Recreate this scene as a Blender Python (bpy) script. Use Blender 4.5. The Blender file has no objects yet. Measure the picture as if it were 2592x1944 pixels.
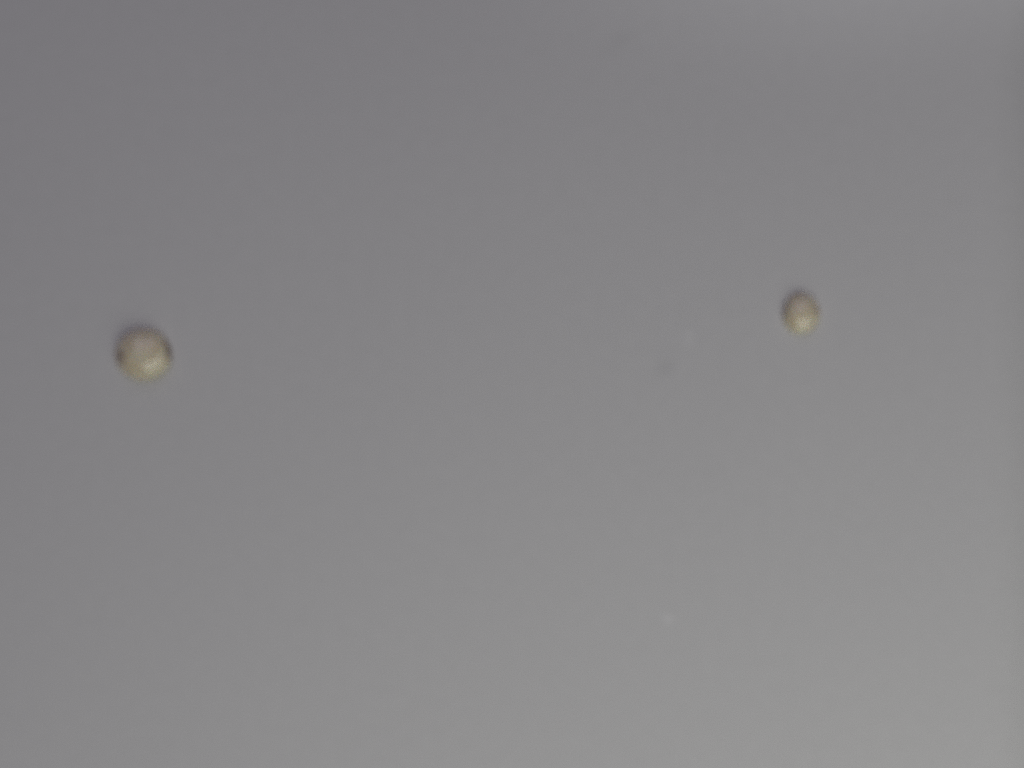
import bpy, bmesh, math
from mathutils import Vector, noise
R = math.radians
sc = bpy.context.scene

# ---------------------------------------------------------------- camera, world, lamps, exposure
MM = 0.001
PX = 84.0 / 1024 * MM            # metres of paper per picture pixel
CAM_H = 72.7 * MM                # lens straight above the sheet
cd = bpy.data.cameras.new('camera')
cd.sensor_width = 36.0
cd.lens = 36.0 / 2 / (42.0 / 72.7)
cd.clip_start = 0.001
cd.clip_end = 50.0
cd.dof.use_dof = True
cd.dof.focus_distance = 0.125    # focused past the sheet: everything is soft
cd.dof.aperture_fstop = 17.0
cam = bpy.data.objects.new('camera', cd)
sc.collection.objects.link(cam)
cam.location = (0, 0, CAM_H)
sc.camera = cam

w = bpy.data.worlds.new('World')
sc.world = w
w.use_nodes = True
bg = w.node_tree.nodes['Background']
bg.inputs['Color'].default_value = (0.98, 0.94, 1.12, 1)
bg.inputs['Strength'].default_value = 0.026


def area(name, loc, target, sx, sy, power, col):
    d = bpy.data.lights.new(name, 'AREA')
    d.shape = 'RECTANGLE'
    d.size, d.size_y = sx, sy
    d.energy = power
    d.color = col
    o = bpy.data.objects.new(name, d)
    sc.collection.objects.link(o)
    o.location = loc
    o.rotation_euler = (Vector(target) - Vector(loc)).to_track_quat('-Z', 'Y').to_euler()
    return o


# soft daylight from the far side, a little from the left
area('window_light', (-0.10, 0.58, 0.80), (0, 0, 0), 1.10, 1.10, 1.80, (1.025, 0.945, 1.165))
# soft lamp on the near side of the sheet, right of the middle
area('desk_lamp_light', (0.047, -0.102, 0.103), (0.022, -0.02, 0), 0.17, 0.13, 0.088, (1.0, 1.02, 0.92))
# added spot, no known source: lays a light patch across the far right
sd = bpy.data.lights.new('spill_light', 'SPOT')
sd.color = (0.97, 1.0, 1.0)
sd.energy = 1.15
sd.spot_size = R(4.9)
sd.spot_blend = 1.0
sd.shadow_soft_size = 0.006
sp = bpy.data.objects.new('spill_light', sd)
sc.collection.objects.link(sp)
sp.location = (0.37, 0.066, 0.21)
sp.rotation_euler = (Vector((0.030, 0.0425, 0)) - sp.location).to_track_quat('-Z', 'Y').to_euler()

sc.render.engine = 'CYCLES'
sc.cycles.use_denoising = False   # keep the fine grain of the picture
sc.cycles.use_adaptive_sampling = False
sc.cycles.use_light_tree = False
sc.cycles.sample_clamp_indirect = 1.4
sc.cycles.max_bounces = 14
sc.cycles.transmission_bounces = 12
sc.cycles.caustics_refractive = True
sc.cycles.caustics_reflective = False
sc.cycles.blur_glossy = 0.3
sc.view_settings.view_transform = 'Standard'
sc.view_settings.look = 'None'
sc.view_settings.exposure = 0.0
sc.view_settings.gamma = 1.0
sc.view_settings.use_curve_mapping = False


def px(x, y):
    """photograph pixel (2592 wide) to a point of the sheet"""
    s = 1024 / 2592
    return (x * s - 512) * PX, (384 - y * s) * PX


# ---------------------------------------------------------------- materials
def nodes(m):
    m.use_nodes = True
    nt = m.node_tree
    return nt, nt.nodes, nt.links


def paper_material():
    m = bpy.data.materials.new('matte_paper')
    nt, N, L = nodes(m)
    b = N['Principled BSDF']
    b.inputs['Roughness'].default_value = 0.85
    b.inputs['Specular IOR Level'].default_value = 0.2
    tc = N.new('ShaderNodeTexCoord')
    base = (0.72, 0.72, 0.72)
    cloud = N.new('ShaderNodeTexNoise')
    cloud.inputs['Scale'].default_value = 28
    cloud.inputs['Detail'].default_value = 3
    L.new(tc.outputs['Object'], cloud.inputs['Vector'])
    fib = N.new('ShaderNodeTexNoise')
    fib.inputs['Scale'].default_value = 900
    fib.inputs['Detail'].default_value = 4
    L.new(tc.outputs['Object'], fib.inputs['Vector'])

    def math_(op, a, b_=None, c=None):
        n = N.new('ShaderNodeMath')
        n.operation = op
        for i, v in enumerate((a, b_, c)):
            if v is None:
                continue
            if isinstance(v, (int, float)):
                n.inputs[i].default_value = v
            else:
                L.new(v, n.inputs[i])
        return n.outputs[0]

    val = math_('MULTIPLY_ADD', cloud.outputs['Fac'], 0.020, 0.990)
    val = math_('ADD', val, math_('MULTIPLY_ADD', fib.outputs['Fac'], 0.07, -0.035))
    # faint marks on the sheet: (photo x, y, half sizes in mm, tilt, strength)
    for X, Y, rx, ry, rot, a in ((1682, 930, 1.0, .75, 20, -0.055), (1742, 856, .55, .70, 0, 0.050),
                                 (1690, 1566, .45, .42, 0, 0.10), (1572, 104, 1.5, .7, 35, -0.032),
                                 (1115, 1335, .5, .4, 0, 0.02), (1790, 1185, .8, .3, 60, -0.012),
                                 (742, 1380, .6, .35, 15, -0.012), (930, 560, .5, .4, 0, 0.012)):
        gx, gy = px(X, Y)
        mp = N.new('ShaderNodeMapping')
        mp.vector_type = 'TEXTURE'
        mp.inputs['Location'].default_value = (gx, gy, 0)
        mp.inputs['Rotation'].default_value = (0, 0, R(rot))
        mp.inputs['Scale'].default_value = (rx * MM, ry * MM, 1)
        L.new(tc.outputs['Object'], mp.inputs['Vector'])
        ln = N.new('ShaderNodeVectorMath')
        ln.operation = 'LENGTH'
        L.new(mp.outputs['Vector'], ln.inputs[0])
        ss = N.new('ShaderNodeMapRange')
        ss.interpolation_type = 'SMOOTHSTEP'
        ss.inputs['From Min'].default_value = 1.6
        ss.inputs['From Max'].default_value = 0.2
        ss.inputs['To Min'].default_value = 0
        ss.inputs['To Max'].default_value = a
        L.new(ln.outputs['Value'], ss.inputs['Value'])
        val = math_('ADD', val, ss.outputs['Result'])
    sc_ = N.new('ShaderNodeVectorMath')
    sc_.operation = 'SCALE'
    sc_.inputs[0].default_value = base
    L.new(val, sc_.inputs['Scale'])
    L.new(sc_.outputs[0], b.inputs['Base Color'])
    bump = N.new('ShaderNodeBump')
    bump.inputs['Strength'].default_value = 0.15
    bump.inputs['Distance'].default_value = 0.00005
    L.new(fib.outputs['Fac'], bump.inputs['Height'])
    L.new(bump.outputs[0], b.inputs['Normal'])
    return m


def bead_material(name, col, trans, seed):
    m = bpy.data.materials.new(name)
    nt, N, L = nodes(m)
    b = N['Principled BSDF']
    tc = N.new('ShaderNodeTexCoord')
    n = N.new('ShaderNodeTexNoise')
    n.inputs['Scale'].default_value = 900
    n.inputs['Detail'].default_value = 3
    n.noise_dimensions = '4D'
    n.inputs['W'].default_value = seed
    L.new(tc.outputs['Object'], n.inputs['Vector'])
    cr = N.new('ShaderNodeValToRGB')
    cr.color_ramp.elements[0].position = 0.3
    cr.color_ramp.elements[0].color = (col[0] * .88, col[1] * .85, col[2] * .78, 1)
    cr.color_ramp.elements[1].position = 0.7
    cr.color_ramp.elements[1].color = (*col, 1)
    L.new(n.outputs['Fac'], cr.inputs['Fac'])
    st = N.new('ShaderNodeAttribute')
    st.attribute_name = 'brown_ends'
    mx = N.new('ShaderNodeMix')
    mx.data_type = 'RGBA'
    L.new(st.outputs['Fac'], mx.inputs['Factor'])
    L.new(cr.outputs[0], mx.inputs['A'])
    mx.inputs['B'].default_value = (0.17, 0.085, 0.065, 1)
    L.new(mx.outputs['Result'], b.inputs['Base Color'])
    b.inputs['Roughness'].default_value = RO
    b.inputs['IOR'].default_value = IOR
    b.inputs['Transmission Weight'].default_value = TR
    b.inputs['Specular IOR Level'].default_value = 1.0
    b.inputs['Coat Weight'].default_value = 0.7
    b.inputs['Coat Roughness'].default_value = 0.1
    b.inputs['Subsurface Weight'].default_value = 0.6
    b.inputs['Subsurface Radius'].default_value = (1.0, 0.85, 0.6)
    b.inputs['Subsurface Scale'].default_value = 0.0006
    return m


# ---------------------------------------------------------------- the sheet
def smooth(a, b, v):
    t = max(0.0, min(1.0, (v - a) / (b - a)))
    return t * t * (3 - 2 * t)


def height(x, y):
    """gentle waves of the sheet, rolling off along its right edge"""
    X, Y = x / MM, y / MM
    h = 0.10 * noise.noise((X / 34, Y / 34, 3.1)) + 0.05 * noise.noise((X / 15, Y / 15, 8.7))
    v = X - 38.5  # bend added to darken the right edge, standing in for lens falloff
    if v > 0:
        h -= 0.105 * (v ** 2 if v < 6 else 36 + (v - 6) * 12) * 0.55
    return h * MM


def sheet():
    bm = bmesh.new()
    fine = [i * 0.75 - 60 for i in range(161)]
    out = [-300, -220, -160, -120, -95, -80, -70]
    xs = out + fine + [-o for o in reversed(out)]
    grid = [[bm.verts.new((x * MM, y * MM, height(max(-.06, min(.06, x * MM)), max(-.05, min(.05, y * MM)))))
             for x in xs] for y in xs]
    for j in range(len(xs) - 1):
        for i in range(len(xs) - 1):
            bm.faces.new((grid[j][i], grid[j][i + 1], grid[j + 1][i + 1], grid[j + 1][i])).smooth = True
    me = bpy.data.meshes.new('paper_sheet')
    bm.to_mesh(me)
    bm.free()
    o = bpy.data.objects.new('paper_sheet', me)
    sc.collection.objects.link(o)
    me.materials.append(paper_material())
    o['kind'] = 'structure'
    o['label'] = 'plain pale grey sheet of paper under the two beads'
    return o


sheet()


# ---------------------------------------------------------------- the beads
CUT = 0.06
TR = 0.1
ZF = 0.71
IOR = 1.42
LEANA = 0.0
LEANB = 0.0
RO = 0.1

def bead(name, X, Y, wpx, hpx, zfrac, rot, point, lean, ends, seed, mat, label):
    """a translucent bead: point > 0 draws its far end out to a blunt tip"""
    r_z = (wpx + hpx) / 4 * PX * zfrac
    k = 1 + CUT * r_z / CAM_H                       # it stands nearer to the lens than the sheet
    rx, ry = wpx / 2 * PX * k, hpx / 2 * PX * k
    bm = bmesh.new()
    bmesh.ops.create_icosphere(bm, subdivisions=5, radius=1.0)
    brown_ends = []
    for v in bm.verts:
        p = v.co.copy()
        d = p.normalized()
        f = 1 + 0.020 * noise.noise(d * 1.3 + Vector((seed, 0, 0))) + 0.008 * noise.noise(d * 3.5 + Vector((0, seed, 0)))
        p = d * f
        a = 0.0
        for az, el, ang, s in ends:           # sunken patches at the sides, coloured brown
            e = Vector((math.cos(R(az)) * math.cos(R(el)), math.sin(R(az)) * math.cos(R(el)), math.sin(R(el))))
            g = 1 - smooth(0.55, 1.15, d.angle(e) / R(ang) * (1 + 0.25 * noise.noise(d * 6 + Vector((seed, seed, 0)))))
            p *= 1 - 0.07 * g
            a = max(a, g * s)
        brown_ends.append(a)
        if point:
            t = max(0.0, p.y)
            q = 1 - point * t * t
            p.x *= q
            p.z *= 1 - 0.6 * point * t * t
            s = max(0.0, -p.y - 0.55) / 0.45   # small stalk scar at the near end
            p.x -= 0.10 * s * s
        if p.z < CUT:
            p.z = CUT + (p.z - CUT) * 0.04  # rests on a flat
        p.x += lean * max(0.0, p.z) ** 2      # its crown sits off centre
        v.co = Vector((p.x * rx, p.y * ry, p.z * r_z))
    for f in bm.faces:
        f.smooth = True
    zmin = min(v.co.z for v in bm.verts)
    for v in bm.verts:
        v.co.z -= zmin                        # origin at the base
    me = bpy.data.meshes.new(name)
    bm.to_mesh(me)
    bm.free()
    at = me.attributes.new('brown_ends', 'FLOAT', 'POINT')
    at.data.foreach_set('value', brown_ends)
    o = bpy.data.objects.new(name, me)
    sc.collection.objects.link(o)
    gx, gy = px(X, Y)
    o.location = (gx * k, gy * k, height(gx * k, gy * k))
    o.rotation_euler = (0, 0, R(rot))
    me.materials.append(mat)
    o['label'] = label
    o['category'] = 'bead'
    o['group'] = 'translucent amber beads on the paper'
    return o


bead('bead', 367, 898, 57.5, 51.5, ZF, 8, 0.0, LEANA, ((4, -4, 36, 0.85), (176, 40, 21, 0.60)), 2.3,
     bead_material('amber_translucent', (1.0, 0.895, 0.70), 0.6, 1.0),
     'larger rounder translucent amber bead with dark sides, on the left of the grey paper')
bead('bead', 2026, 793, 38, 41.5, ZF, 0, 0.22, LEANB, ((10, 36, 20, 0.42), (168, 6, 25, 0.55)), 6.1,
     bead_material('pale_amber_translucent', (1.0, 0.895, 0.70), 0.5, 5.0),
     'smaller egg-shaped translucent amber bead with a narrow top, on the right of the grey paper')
